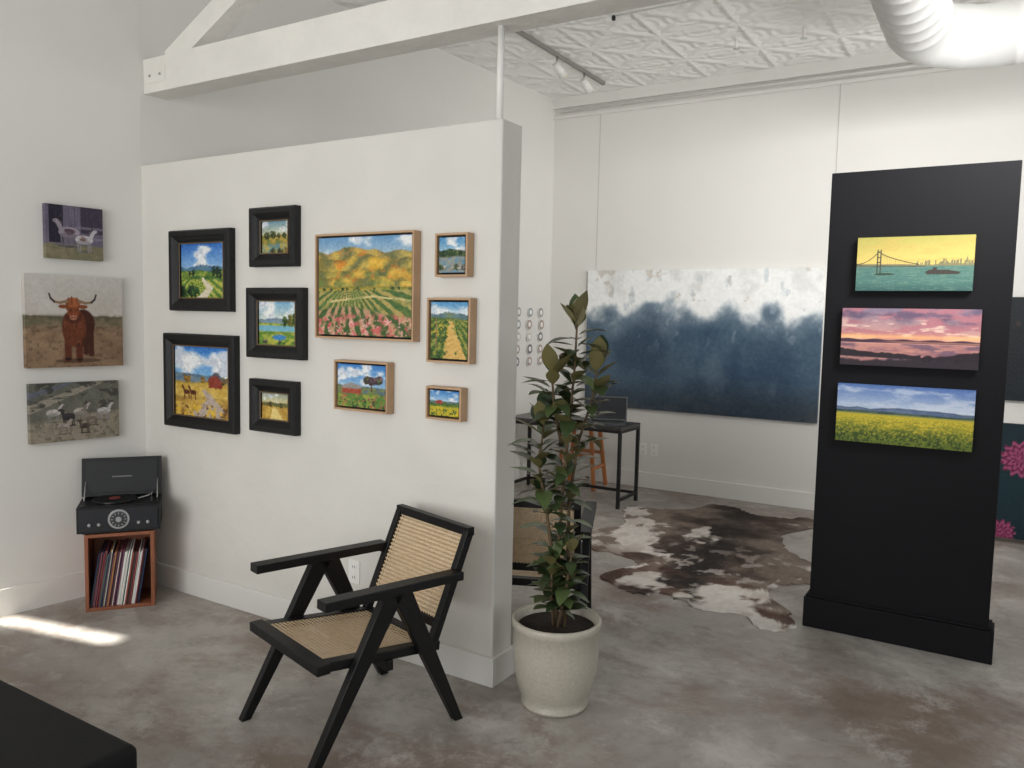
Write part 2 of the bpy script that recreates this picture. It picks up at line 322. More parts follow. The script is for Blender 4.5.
def P_bridge(s):
    s.p(s.mixc((152,146,76),(200,176,100),s.V/.52)); s.p((176,144,80),ss(.5,.7,s.n(3,2,4,1,5))*.35*(s.V<.5))
    s.p((124,120,88),ss(-.004,.004,s.V-s.ridge(.5,.03,5,3))); 
    rs=np.random.RandomState(3)
    for i in range(46):
        x=rs.uniform(.5,1);h=rs.uniform(.015,.08)*(1.25-abs(x-.8)*2.4); s.p((116,112,82),((np.abs(s.U-x)<rs.uniform(.003,.008))&(s.V>.5-h)&(s.V<.55))*1.)
    s.p((116,112,82),s.poly([(.93,.5),(.945,.36),(.96,.5)]))
    s.p(s.mixc((58,98,94),(92,124,112),s.n(8,4,5,1,6)),ss(.54,.555,s.V)); s.p((38,74,74),ss(.8,1,s.V)*.6); s.p((132,150,122),ss(.6,.7,s.n(14,9,4,1,7))*(s.V>.56)*.35)
    R=(60,58,50); s.p((76,68,54),s.seg(0,.53,.6,.55,.010))
    x=.2; s.p(R,s.seg(x-.014,.24,x-.014,.68,.011)+s.seg(x+.014,.24,x+.014,.68,.011)+s.seg(x-.012,.28,x+.012,.28,.010)+s.seg(x-.012,.38,x+.012,.38,.010)+s.seg(x-.012,.47,x+.012,.47,.010))
    s.p(R,(np.abs(s.V-(.26+.26*np.clip((s.U-.2)/.35,0,1)**.6))<.009)*(s.U>.2)*(s.U<.55)*.9); s.p(R,(np.abs(s.V-(.5-.24*(s.U/.2)**2))<.009)*(s.U<.2)*.9)
    s.p(R,(np.abs((s.U*60)%1-.5)<.12)*(s.V>.26+.26*np.clip((s.U-.2)/.35,0,1)**.6)*(s.V<.53)*(s.U>.2)*(s.U<.5)*.25)
    s.p((46,62,50),s.ell(.25,.69,.09,.02)); s.p((58,52,48),s.poly([(.60,.66),(.63,.62),(.8,.62),(.9,.66),(.88,.70),(.62,.70)])+s.poly([(.66,.62),(.67,.57),(.7,.57),(.7,.62)])); s.jit(4)
def P_sunset(s):
    s.p(s.mixc((122,110,132),(206,152,140),s.V/.5)); n=s.n(3.2,5,6,1,3.4)
    s.p((172,108,118),ss(.42,.6,n)*(s.V<.56)*.8); s.p((222,192,174),ss(.56,.74,s.n(4,8,6,1,4.4))*ss(.1,.3,s.V)*(s.V<.52)*.9); s.p((90,78,102),ss(.48,.70,s.n(2.6,3,6,1,3))*ss(.38,.15,s.V)*.85)
    s.p((244,186,120),np.exp(-((s.V-.49)/.045)**2)*.9*(.5+.5*s.n(3,4))); s.p((66,46,62),ss(.53,.545,s.V+.01*np.sin(s.U*30))*(s.V<.6)); s.p((216,150,120),np.exp(-((s.V-.575)/.012)**2)*ss(.2,.5,s.U)*.7)
    s.p(s.mixc((144,96,104),(204,148,128),s.n(4,4,5,1,6)),ss(.6,.62,s.V)); s.p((96,76,98),ss(.46,.62,s.n(3,9,5,1,5))*(s.V>.6)*.75)
    s.p((40,32,40),ss(0,.02,(s.V-.70)-.16*s.U+.1*(s.n(5,31)-.5))*ss(0,.02,.85+.05*s.U-s.V)*(s.U<.6)); s.p((38,28,36),ss(0,.03,s.V-(1.0-.3*s.U)+.12*(s.n(6,6)-.5))); s.p((44,36,44),ss(.86,.91,s.V+(s.n(9,16)-.5)*.12)); s.jit(5)
def P_mustard(s):
    s.p(s.mixc((78,108,166),(180,194,212),s.V/.42)); s.p((206,212,222),ss(.5,.72,s.n(2.5,3,6,1,4))*.6*(s.V<.4))
    s.land(.40,.045,5,(84,102,134),(98,116,144),4); s.land(.455,.02,6,(62,80,72),(86,104,84),6); s.p((150,150,70),ss(.485,.495,s.V)); 
    s.p((192,172,50),ss(.50,.52,s.V)); s.p((116,126,42),ss(.45,.62,s.pn(.49,2.2,5))*ss(.5,.58,s.V)*.6)
    s.p((84,102,36),ss(.56,.9,s.V+(s.n(7,12,4,1,3)-.5)*.25)*.9)
    s.p((206,184,62),ss(.56,.66,s.n(40,7,2,1,1.3))*ss(.5,.56,s.V)*ss(1.1,.58,s.V)*.8); s.p((46,66,28),ss(.50,.62,s.n(34,19,3))*ss(.62,.9,s.V)*.85); s.jit(9,60)
def P_blue(s):
    w=s.n(3.2,2,6); e=.26+.08*s.U+.12*(s.n(1.6,5,4,1,.3)-.5)*2+.12*(s.n(7,6,5,1,.9)-.5)*2
    s.p(s.mixc((56,78,100),(80,101,119),ss(.3,.7,s.n(1.8,4,6))))
    s.p((42,61,82),ss(.45,.75,s.n(2.4,8,6))*.6); s.p((104,122,135),ss(.56,.8,s.n(5,11,6,1,.7))*.4)
    s.p((48,56,64),ss(.72,1,s.V)*.65); s.p((90,90,90),ss(.8,1,s.V)*ss(.5,.7,s.n(7,14))*.45); s.p((38,64,92),ss(.5,.78,s.n(1.6,21,4))*.4*(s.V<.75))
    s.p((136,152,164),ss(.20,-.06,s.V-e)*.85); s.p((242,243,242),ss(.04,-.08,s.V-e+(w-.5)*.28)); s.p((208,208,204),ss(.54,.72,s.n(6,9,5))*ss(.3,.1,s.V)*.5); s.p((184,174,162),ss(.66,.74,s.n(12,17,4))*(s.V<.22)*.5)
    s.p((176,188,196),ss(.68,.76,s.n(20,19,4,1,.5))*ss(.7,.3,s.V)*.4); s.jit(8,60)
def goat(s,x,y,k,c,face=1):
    c=np.array(c,float); fr=ss(.42,.6,s.n(26,int(x*40)+3,3))
    s.p(c*.45,s.ell(x,y+.165*k,.13*k/s.A,.014*k)*.7)
    for d in(-.09,-.06,.05,.08): s.p(c*.66,s.seg(x+d*k/s.A,y+.03*k,x+(d+.006)*k/s.A,y+.165*k,.0105*k))
    s.p(c,s.ell(x,y,.12*k/s.A,.062*k)); s.p(c*.74,s.ell(x-.01,y+.035*k,.10*k/s.A,.03*k)); s.p(c*.8,s.ell(x,y,.11*k/s.A,.055*k)*fr*.7)
    s.p(c*.92,s.seg(x+face*.08*k/s.A,y-.015*k,x+face*.125*k/s.A,y-.11*k,.028*k)); s.p(c*.95,s.ell(x+face*.145*k/s.A,y-.125*k,.038*k/s.A,.023*k)); s.p(c*.6,s.ell(x+face*.175*k/s.A,y-.117*k,.014*k/s.A,.012*k))
    s.p((60,50,50),s.seg(x+face*.12*k/s.A,y-.145*k,x+face*.09*k/s.A,y-.20*k,.008*k)); s.p(c*.5,s.seg(x+face*.11*k/s.A,y-.13*k,x+face*.075*k/s.A,y-.105*k,.010*k)); s.p(c*.6,s.seg(x-face*.12*k/s.A,y-.03*k,x-face*.14*k/s.A,y-.065*k,.009*k)); s.p((30,26,26),s.ell(x+face*.148*k/s.A,y-.132*k,.006*k/s.A,.006*k))
def P_goats1(s):
    s.p(s.mixc((86,80,98),(122,114,132),s.n(4,2,4,5,1))); s.p((38,34,50),((s.U>.06)&(s.U<.3)&(s.V<.7))*1.); s.p((50,44,60),((s.U>.6)&(s.V<.5))*.8)
    s.p((70,64,82),(np.abs((s.U*9)%1-.5)<.04)*.7*(s.V<.7)); s.p((136,130,148),((np.abs(s.V-.40)<.025)|(np.abs(s.V-.6)<.02))*.6*(s.U>.5)); s.p(s.mixc((104,104,80),(140,130,104),s.n(12,5)),ss(.7,.76,s.V+.06*(s.n(8,3)-.5)))
    goat(s,.40,.50,1.6,(160,150,162),-1); s.p((84,66,76),s.ell(.40,.49,.1,.06)*ss(.4,.6,s.n(9,3))); goat(s,.66,.62,1.35,(206,200,206),1); s.p((120,96,92),s.ell(.64,.6,.06,.05)*ss(.45,.6,s.n(11,3))); s.jit(10)
def P_bull(s):
    s.p(s.mixc((200,196,190),(184,176,166),s.V/.46)); s.p((210,206,202),ss(.5,.7,s.n(2,3))*.5*(s.V<.45))
    s.land(.44,.012,7,(126,112,92),(104,98,78),3,20); s.p((88,88,66),(s.n(24,8)>.5)*np.exp(-((s.V-.46)/.03)**2)*.8)
    s.p(s.mixc((120,94,74),(160,134,106),s.pn(.40,2,6,4)),ss(.50,.62,s.V)); s.p((92,74,58),ss(.55,.7,s.n(26,9))*(s.V>.55)*.5)
    R=(106,56,34); D=(66,34,23); fur=s.n(22,41,3,3.2,.45)
    s.p((74,56,44),s.ell(.52,.93,.24,.025)*.7)
    for x,y in((.60,.84),(.655,.86)): s.p(D,s.seg(x,.6,x,y,.03))
    s.p(D,s.ell(.575,.53,.12,.165)); 
    for x,y in((.415,.91),(.53,.92)): s.p((92,46,30),s.seg(x,.6,x,y,.038)); s.p((38,28,24),s.ell(x,y,.03,.018))
    s.p(R,s.ell(.485,.57,.125+.03*(fur-.5),.21)); s.p(D,ss(.48,.62,fur)*s.ell(.52,.56,.165,.22)*.85); s.p((140,78,48),ss(.56,.68,fur)*s.ell(.475,.56,.11,.19)*.8)
    s.p(D,s.ell(.475,.45,.085,.07)*.6); s.p((138,74,44),s.ell(.475,.36,.062,.115)); s.p((164,96,58),s.ell(.475,.29,.078,.055)); s.p((112,58,34),ss(.48,.6,fur)*s.ell(.475,.32,.085,.10)*.8)
    s.p((168,112,88),s.ell(.475,.455,.036,.028)); s.p((50,30,26),s.ell(.46,.455,.008,.008)+s.ell(.49,.455,.008,.008)+s.ell(.443,.375,.009,.009)+s.ell(.507,.375,.009,.009))
    s.p((128,70,42),s.ell(.375,.335,.05,.022)+s.ell(.575,.335,.05,.022))
    for sg in(-1,1):
        pts=[(.475+sg*.06,.275),(.475+sg*.13,.295),(.475+sg*.19,.285),(.475+sg*.225,.25),(.475+sg*.24,.20)]
        for i,(a,b) in enumerate(zip(pts,pts[1:])): s.p((136,112,88) if i<2 else (54,44,40),s.seg(a[0],a[1],b[0],b[1],.0165-.0025*i))
    s.jit(8)
def P_goats2(s):
    s.p(s.mixc((84,86,80),(118,116,104),s.n(6,2,5))); s.p((146,138,124),s.poly([(0,.35),(.7,0),(.85,0),(0,.5)])*(s.n(12,5,3,.3,3)>.35)); s.p((96,100,112),s.poly([(0,.15),(.4,0),(.5,0),(0,.25)]))
    s.p((60,60,56),ss(.58,.66,s.n(7,17,4,1,2))*(s.V<.5)*.8); s.p(s.mixc((122,116,102),(158,148,130),s.n(14,6)),ss(.55,.62,s.V-.15*(.5-s.U)+.05*(s.n(9,4)-.5))); s.p((96,90,80),ss(.58,.68,s.n(18,26))*(s.V>.6)*.6)
    for x,y,k,c,f in((.25,.5,.95,(196,190,184),1),(.42,.58,.95,(60,55,58),-1),(.55,.5,.95,(184,176,168),1),(.68,.6,.95,(146,134,122),-1),(.82,.52,.95,(200,196,192),1),(.36,.74,.8,(168,158,150),1),(.6,.76,.75,(88,76,70),-1)): goat(s,x,y,k,c,f)
    s.jit(12)
def P_dark(s):
    s.p(s.mixc((12,18,24),(22,34,40),s.n(3,2,5))); s.p((96,58,50),ss(.7,.78,s.n(5,6,5))); s.p((36,66,80),ss(.68,.8,s.n(4,9,5))*.7)
def P_floral(s):
    s.p(s.mixc((12,30,38),(20,50,58),s.n(3,4,5)))
    for x,y,r in((.20,.3,.17),(.12,.95,.12),(.5,.5,.2),(.8,.25,.17),(.75,.8,.18)):
        a=np.arctan2((s.V-y),(s.U-x)*s.A); d=np.hypot((s.U-x)*s.A,s.V-y); rr=r*(.88+.12*np.cos(a*13))
        s.p(s.mixc((96,26,58),(170,84,122),.5+.5*np.sin(d*110+np.cos(a*11)*2)),ss(rr,rr*.93,d))
# ------------------------------------------------------------------ pictures
def canvas(name,w,h,depth,paint,nx,m,front_y,parent=None):
    ny=max(8,int(nx*h/w)); c=Cv(nx,ny,w/h); paint(c); img=s2l(np.clip(c.c,0,255)/255)
    U=np.pad(c.U,1,mode='edge');V=np.pad(c.V,1,mode='edge');I=np.pad(img,((1,1),(1,1),(0,0)),mode='edge')
    Y=np.full(U.shape,front_y); Y[0,:]=Y[-1,:]=front_y+depth; Y[:,0]=Y[:,-1]=front_y+depth
    co=np.stack([(U-.5)*w,Y,(.5-V)*h],-1).reshape(-1,3)
    NY,NX=U.shape; idx=np.arange(NX*NY).reshape(NY,NX)
    f=np.stack([idx[1:,:-1],idx[1:,1:],idx[:-1,1:],idx[:-1,:-1]],-1).reshape(-1,4)
    me=bpy.data.meshes.new(name); me.from_pydata(co.tolist(),[],f.tolist())
    at=me.color_attributes.new("Col",'FLOAT_COLOR','POINT'); cc=np.ones((len(co),4),dtype=np.float32); cc[:,:3]=I.reshape(-1,3); at.data.foreach_set("color",cc.ravel())
    me.materials.append(m); o=bpy.data.objects.new(name,me); COL.objects.link(o)
    if parent: o.parent=parent
    return o
def ringframe(b,w,h,prof,m):
    rings=[]
    for t,d in prof: rings.append([b.bm.verts.new((sx*(w/2-t),-d,sz*(h/2-t))) for sx,sz in((-1,-1),(1,-1),(1,1),(-1,1))])
    for r0,r1 in zip(rings,rings[1:]):
        for k in range(4): b.face([r0[k],r0[(k+1)%4],r1[(k+1)%4],r1[k]],m)
def framed(x0,z1,x1,z0,style,bd,paint,nx,yw=2.838):
    x0+=.036; x1+=.016
    w=abs(x1-x0);h=abs(z1-z0); b=B()
    if style=='dark':
        ringframe(b,w,h,[(0,0),(0,.036),(.008,.045),(.03,.045),(.04,.036),(bd-.02,.03),(bd-.012,.022),(bd,.02),(bd,0)],M_frameblack); cw,ch,fy=w-2*bd+.004,h-2*bd+.004,-.012; dp=.01
        ringframe(b,w-2*bd+.03,h-2*bd+.03,[(.010,.0225),(.012,.0250),(.016,.0235)],M_lip)
    else:
        ringframe(b,w,h,[(0,0),(0,.048),(.009,.048),(.009,.012),(.010,.012)],M_frameoak); b.box((-w/2+.006,-.012,-h/2+.006),(w/2-.006,-.002,h/2-.006),M_gap); cw,ch,fy=w-.036,h-.036,-.040; dp=.026
    o=b.done("framed_landscape_painting",loc=((x0+x1)/2,yw,(z0+z1)/2))
    canvas("painted_canvas",cw,ch,dp,paint,nx,M_oil,fy,o)
W='dark';F='float'
framed(-3.99,2.035,-3.47,1.60,W,.072,P_k1,110)
framed(-3.34,2.125,-2.99,1.83,W,.068,P_k2,80)
framed(-4.05,1.475,-3.44,.955,W,.068,P_k3,140)
framed(-3.365,1.725,-2.94,1.37,W,.068,P_k4,100)
framed(-3.345,1.26,-2.99,.99,W,.068,P_k5,80)
framed(-2.865,1.975,-2.245,1.485,F,0,P_k6,260)
framed(-2.15,1.955,-1.96,1.77,F,0,P_k7,90)
framed(-2.19,1.68,-1.94,1.40,F,0,P_k8,120)
framed(-2.74,1.385,-2.39,1.15,F,0,P_k9,140)
framed(-2.19,1.295,-1.98,1.15,F,0,P_k10,100)
def print_(name,loc,rz,w,h,paint,nx,dp=.035,m=M_print):
    b=B(); b.box((-w/2+.004,-.02,-h/2+.004),(w/2-.004,0,h/2-.004),M_white); o=b.done(name,loc=loc,rz=rz)
    canvas("printed_canvas",w,h,dp,paint,nx,m,-dp,o); return o
SL=.13
def LW(y): return -4.25+(SL if y<2.84 else .066)*(y-2.84)
LA=math.atan2(1,SL)
def leftpic(name,y0,y1,z0,z1,paint,nx):
    yc=(y0+y1)/2; k=0.985
    yc*=k; print_(name,(LW(yc)+.002,yc,1.6+((z0+z1)/2-1.6)*k),LA,(y1-y0)*k,(z1-z0)*k,paint,nx)
leftpic("goat_canvas_print",2.35,2.645,1.865,2.15,P_goats1,150)
leftpic("highland_bull_canvas_print",2.24,2.745,1.28,1.775,P_bull,230)
leftpic("goat_herd_canvas_print",2.25,2.715,.875,1.195,P_goats2,200)
print_("golden_gate_canvas_print",(-.398,4.378,1.905),0,.51,.262,P_bridge,260)
print_("sunset_canvas_print",(-.402,4.378,1.545),0,.61,.285,P_sunset,260)
print_("mustard_field_canvas_print",(-.404,4.378,1.16),0,.61,.292,P_mustard,280)
print_("abstract_blue_painting",(-2.42,7.177,1.42),0,2.2,1.32,P_blue,360,.045,M_oil)
print_("dark_abstract_painting",(.57,7.177,1.45),0,1.1,.78,P_dark,80,.045,M_oil)
fo=print_("floral_painting",(.5,7.0,.47),0,1.15,.86,P_floral,150,.04,M_oil)
# ------------------------------------------------------------------ room shell
CZ=3.78
simple_box("floor",(-5.2,-1.8,-.1),(3.8,7.5,0),M_floor)
simple_box("ceiling",(-5.2,-1.8,CZ),(3.8,7.5,CZ+.1),M_tin)
b=B(); b.box((-5.0,7.18,0),(3.7,7.34,CZ),M_wall); b.done("wall_back")
b=B()
for y0,y1 in((-1.8,2.8399),(2.8401,7.3)):
    c=[(LW(y0)-.15,y0,0),(LW(y0),y0,0),(LW(y1),y1,0),(LW(y1)-.15,y1,0)]
    b.hexa([Vector(p) for p in c]+[Vector((p[0],p[1],CZ)) for p in c],M_wall)
b.done("wall_left")
y0=-1.7
b=B(); b.hexa([Vector(p) for p in [(LW(y0),y0,0),(LW(y0)+.018,y0,0),(LW(2.838)+.018,2.838,0),(LW(2.838),2.838,0)]]+[Vector(p) for p in [(LW(y0),y0,.14),(LW(y0)+.014,y0,.14),(LW(2.838)+.014,2.838,.14),(LW(2.838),2.838,.14)]],M_trim); b.done("baseboard_left")
b=B(); b.box((LW(7.1)+.0,7.16,0),(3.6,7.18,.15),M_trim); b.done("baseboard_back",bevel=.004)
b=B(); b.box((LW(2.9)-.02,2.84,0),(-1.812,3.0,2.42),M_part); b.done("wall_partition",bevel=.008)
b=B(); b.box((LW(2.82)+.02,2.822,0),(-1.794,2.84,.13),M_trim); b.box((-1.812,2.8405,0),(-1.794,3.018,.13),M_trim); b.done("baseboard_partition",bevel=.003)
b=B(); b.box((LW(7.1),7.14,CZ-.10),(3.6,7.18,CZ),M_trim); b.box((LW(7.1),7.155,CZ-.2),(3.6,7.18,CZ-.17),M_trim); b.tube([(-3.9,7.15,CZ-.135),(3.5,7.15,CZ-.135)],.012,M_white); b.done("trim_1")
for i,x in enumerate((-3.46,-1.28)):
    b=B(); b.box((x-.003,7.177,.15),(x+.003,7.18,CZ-.2),mat("seam_grey",(196,193,188),.7)); b.done("trim_%d"%(i+2))
def win_wall(name,axis,pos,a0,a1,wins,z0,z1,th=.12):
    b=B()
    def bx(p0,p1,q0,q1):
        if axis=='y': b.box((p0,pos,q0),(p1,pos+th,q1),M_wall)
        else: b.box((pos,p0,q0),(pos+th,p1,q1),M_wall)
    bx(a0,a1,0,z0); bx(a0,a1,z1,CZ); e=a0
    for w0,w1 in wins: bx(e,w0,z0,z1); e=w1
    bx(e,a1,z0,z1); b.done(name)
    return
win_wall("wall_front",'y',-1.8,-4.9,3.7,[(-3.8,-1.2),(-.9,2.6)],.5,3.1)
win_wall("wall_right",'x',3.6,-1.8,7.3,[(.2,2.6),(4.0,6.8)],.6,3.1)
def window(name,axis,pos,w0,w1,z0,z1):
    b=B(); n=3
    for i in range(n+1):
        a=w0+(w1-w0)*i/n; 
        if axis=='y': b.box((a-.03,pos,z0),(a+.03,pos+.06,z1),M_metalblk)
        else: b.box((pos,a-.03,z0),(pos+.06,a+.03,z1),M_metalblk)
    for z in(z0+.03,(z0*.35+z1*.65),z1-.03):
        if axis=='y': b.box((w0,pos+.01,z-.03),(w1,pos+.05,z+.03),M_metalblk)
        else: b.box((pos+.01,w0,z-.03),(pos+.05,w1,z+.03),M_metalblk)
    b.done(name)
window("window_1",'y',-1.78,-3.8,-1.2,.5,3.1); window("window_2",'y',-1.78,-.9,2.6,.5,3.1)
window("window_3",'x',3.63,.2,2.6,.6,3.1); window("window_4",'x',3.63,4.0,6.8,.6,3.1)
# timber truss
b=B(); yB=2.86; b.box((LW(2.86)+.001,yB,2.82),(3.59,yB+.15,3.01),M_beam)
b.box((LW(2.85)+.03,yB-.005,2.87),(LW(2.85)+.20,yB+.0005,2.95),M_beam)
for dx in(.07,.16): b.tube([(LW(2.85)+dx,yB-.005,2.91),(LW(2.85)+dx,yB-.012,2.91)],.008,mat("bolt_grey",(160,158,154),.5),8)
b.bar((-4.05,yB+.075,2.98),(-2.62,yB+.075,3.70),.12,.12,M_beam,(0,1,0))
b.done("timber_roof_truss",bevel=.006)
b=B(); b.tube([(-1.88,2.92,2.42),(-1.88,2.92,2.82)],.015,M_white,12); b.lathe([(.035,0),(.035,.008),(.017,.01)],M_white,16,(-1.88,2.92,2.42)); b.done("support_pole")
# duct
b=B(); r=.185; X0=-.55; ZD=3.40; pts=[(X0,-1.0,ZD)]; rad=[r]
def addp(p,rr): pts.append(p); rad.append(rr)
y=-.9
while y<5.40:
    addp((X0,y,ZD),r); addp((X0,y+.010,ZD),r+.004); addp((X0,y+.020,ZD),r); y+=.16
for k in range(13):
    a=math.pi/2*k/12; addp((X0+.40*(1-math.cos(a)),5.46+.40*math.sin(a),ZD),r+(.005 if k in(0,4,8,12) else 0))
x=-.05
while x<3.4:
    addp((x,5.86,ZD),r); addp((x+.010,5.86,ZD),r+.004); addp((x+.020,5.86,ZD),r); x+=.16
b.tube(pts,rad,M_duct,32); 
for hy in(1.0,3.5,5.3): b.tube([(X0,hy,3.56),(X0,hy,CZ)],.006,M_silver,6)
b.done("ventilation_duct")
# track light
b=B(); b.box((-3.295,5.1,CZ-.03),(-3.265,6.85,CZ-.001),mat("track_grey",(140,138,134),.5))
for y in(5.95,6.45):
    b.tube([(-3.28,y,CZ-.03),(-3.28,y,CZ-.10)],.009,M_silver,8); b.tube([(-3.28,y-.03,CZ-.09),(-3.25,y+.06,CZ-.17)],[.028,.040],M_white,16); b.tube([(-3.2503,y+.0593,CZ-.1693),(-3.25,y+.062,CZ-.172)],.032,mat("lamp_warm",(255,215,150),.3),14)
b.done("track_light")
b=B(); b.tube([(-2.5,5.35,CZ-.03),(3.4,5.35,CZ-.03)],.008,M_white,8); b.tube([(-2.5,5.35,CZ-.03),(-2.5,5.35,CZ-.06)],.014,M_metalblk,10)
for x in(-1.9,-1.4): b.tube([(x,6.3,CZ),(x,6.3,CZ-.07)],.010,M_white,8); b.lathe([(.025,0),(.025,.006)],M_silver,12,(x,6.3,CZ-.08))
b.done("sprinkler_pipe")
# outlets
def outlet(x,y,z):
    b=B(); b.box((-.035,-.006,-.057),(.035,0,.057),M_white)
    for dz in(-.026,.026):
        b.box((-.016,-.008,dz-.014),(.016,-.0055,dz+.014),M_white)
        for dx in(-.006,.006): b.box((dx-.0015,-.0085,dz-.006),(dx+.0015,-.0075,dz+.006),M_gap)
    b.done("wall_outlet",loc=(x,y,z),bevel=.001)
outlet(-2.61,2.84,.36); outlet(-2.90,7.18,.37); outlet(-2.79,7.18,.37)
# black display column
b=B(); b.box((-.80,4.38,0),(.02,4.50,2.37),M_blackpanel); b.box((-.825,4.36,0),(.045,4.52,.16),M_blackpanel); b.box((-.815,4.37,.16),(.035,4.51,.175),M_blackpanel)
b.done("black_display_panel",bevel=.004)
# ------------------------------------------------------------------ lounge chair (front faces local -Y)
def cane_panel(b,cor,m):
    v=[b.bm.verts.new(p) for p in cor]; f=b.face(v,m)
    w=(Vector(cor[1])-Vector(cor[0])).length;h=(Vector(cor[3])-Vector(cor[0])).length
    for l,uv in zip(f.loops,((0,0),(w,0),(w,h),(0,h))): l[b.uv].uv=uv
def chair(loc,rz):
    b=B(); K=M_blackwood; hw=.265
    for sx in(-1,1):
        x=sx*hw
        b.bar((x,-.305,.600),(x,.30,.590),.062,.034,K,(1,0,0))
        for (y0,z0,y1,z1) in((-.005,.592,-.345,0),(.015,.592,.30,0)):
            p=Vector((x,y0,z0));q=Vector((x,y1,z1)); c=[]
            for e,ww in((q,.038),(p,.09)):
                for i,j in((-1,-1),(1,-1),(1,1),(-1,1)): c.append(e+Vector((i*.018,j*ww/2,0)))
            b.hexa(c,K)
    hi=hw-.02
    zf,zb,yf,yb=.370,.318,-.295,.20
    b.bar((-hw-.005,yf,zf),(hw+.005,yf,zf),.052,.036,K,(0,1,0)); b.bar((-hi,yb,zb),(hi,yb,zb),.045,.036,K,(0,1,0))
    for sx in(-1,1): b.bar((sx*(hi-.015),yf,zf),(sx*(hi-.015),yb+.02,zb),.045,.036,K,(1,0,0))
    b.bar((-hw,-.02,.308),(hw,-.02,.308),.03,.04,K,(0,1,0))
    for dz in(.015,-.012):
        cane_panel(b,[(-hi+.02,yf+.02,zf+dz),(hi-.02,yf+.02,zf+dz),(hi-.02,yb-.015,zb+dz),(-hi+.02,yb-.015,zb+dz)],M_cane)
    B0=Vector((0,.225,.40));B1=Vector((0,.37,.745)); bx=.235
    for sx in(-1,1):
        b.bar(Vector((sx*bx,.175,.285)),B1+Vector((sx*bx,0,0)),.032,.034,K,(1,0,0))
    b.bar(B1+Vector((-bx-.016,0,0)),B1+Vector((bx+.016,0,0)),.036,.034,K,(0,0,1)); b.bar(B0+Vector((-bx,0,0)),B0+Vector((bx,0,0)),.036,.03,K,(0,0,1))
    for dy in(-.008,.008):
        cane_panel(b,[B0+Vector((-bx+.012,dy,.01)),B0+Vector((bx-.012,dy,.01)),B1+Vector((bx-.012,dy,-.01)),B1+Vector((-bx+.012,dy,-.01))],M_cane)
    for sx in(-1,1): b.bar((sx*(bx+.0),.285,.580),(sx*hw,.285,.580),.03,.03,K,(0,0,1))
    return b.done("cane_lounge_chair",loc=loc,rz=rz,bevel=.003,recalc=True)
chair((-2.11,2.31,0),math.radians(-16))
chair((-1.985,3.50,0),math.radians(203))
# ------------------------------------------------------------------ potted plant
b=B(); b.lathe([(.120,.0),(.136,.004),(.140,.018),(.126,.022),(.148,.06),(.172,.15),(.180,.25),(.178,.33),(.184,.335),(.186,.362),(.180,.37),(.168,.366),(.164,.33),(.160,.325)],M_pot,56)
b.lathe([(.0,.326),(.160,.326),(.160,.332),(.0,.342)],M_soil,40)
rs=random.Random(11)
lr=Vector((.8526,.5225,0)); ld=Vector((-.5225,.8526,0))
stems=[[(0,0,.32),(.0,.02,.6),(.01,0,.9),(.03,-.02,1.2),(.045,0,1.41),(.05,0,1.60)],
       [(-.01,.02,.32),(-.02,0,.6),(-.06,-.02,.85),(-.09,0,1.0),(-.07,.02,1.2)],
       [(.03,-.02,.32),(.04,0,.6),(.04,.03,.85),(.07,.02,1.1),(.12,0,1.28),(.14,-.01,1.43)],
       [(0,-.03,.32),(.03,-.06,.5),(.05,-.06,.66)],[(-.01,-.02,.32),(-.03,-.06,.48),(-.03,-.08,.62)],
       [(.0,.0,1.1),(-.03,-.03,1.22),(-.05,-.04,1.38)]]
def W3(p): return lr*p[0]+ld*p[1]+Vector((0,0,p[2]))
def leaf(b,base,az,el,L,wd,droop):
    d=Vector((math.cos(az)*math.cos(el),math.sin(az)*math.cos(el),math.sin(el)))
    sd=Vector((-math.sin(az),math.cos(az),0)); up=sd.cross(d)*-1
    if up.z<0: up=-up
    n=6; prev=None
    for i in range(n+1):
        t=i/n; c=base+d*(L*(t+.12))-Vector((0,0,1))*droop*L*t*t; w=wd*L*.5*(math.sin(math.pi*min(1,t*.95+.03)**.9)) 
        row=[b.bm.verts.new(c-sd*w+up*w*.22),b.bm.verts.new(c),b.bm.verts.new(c+sd*w+up*w*.22)]
        if prev:
            for k in(0,1): b.face([row[k],row[k+1],prev[k+1],prev[k]],M_leaf,True)
        prev=row
    return
bl=B(); 
for si,st in enumerate(stems):
    P=[W3(p) for p in st]; b.tube(P,[.009-.005*i/(len(P)-1) for i in range(len(P))],M_bark,8)
    n={0:92,1:70,2:76,3:28,4:26,5:24}[si]
    for i in range(n):
        t0=.08 if si<3 else .3
        t=t0+(1-t0)*(i/(n-1)); f=t*(len(P)-1);k=min(int(f),len(P)-2); p=P[k].lerp(P[k+1],f-k)
        low=p.z<.80
        if si<3 and .28<t<.40 and rs.random()<.35: continue
        az=i*2.4+rs.uniform(-.4,.4); el=rs.uniform(-.2,.85) if t<.93 else rs.uniform(.8,1.45)
        leaf(bl,p,az,el,rs.uniform(.08,.115) if low else rs.uniform(.09,.138),rs.uniform(.48,.62),rs.uniform(0,.45))
pot=b.done("potted_ficus",loc=(-1.51,2.86,0)); bl.done("foliage",parent=pot,recalc=False)
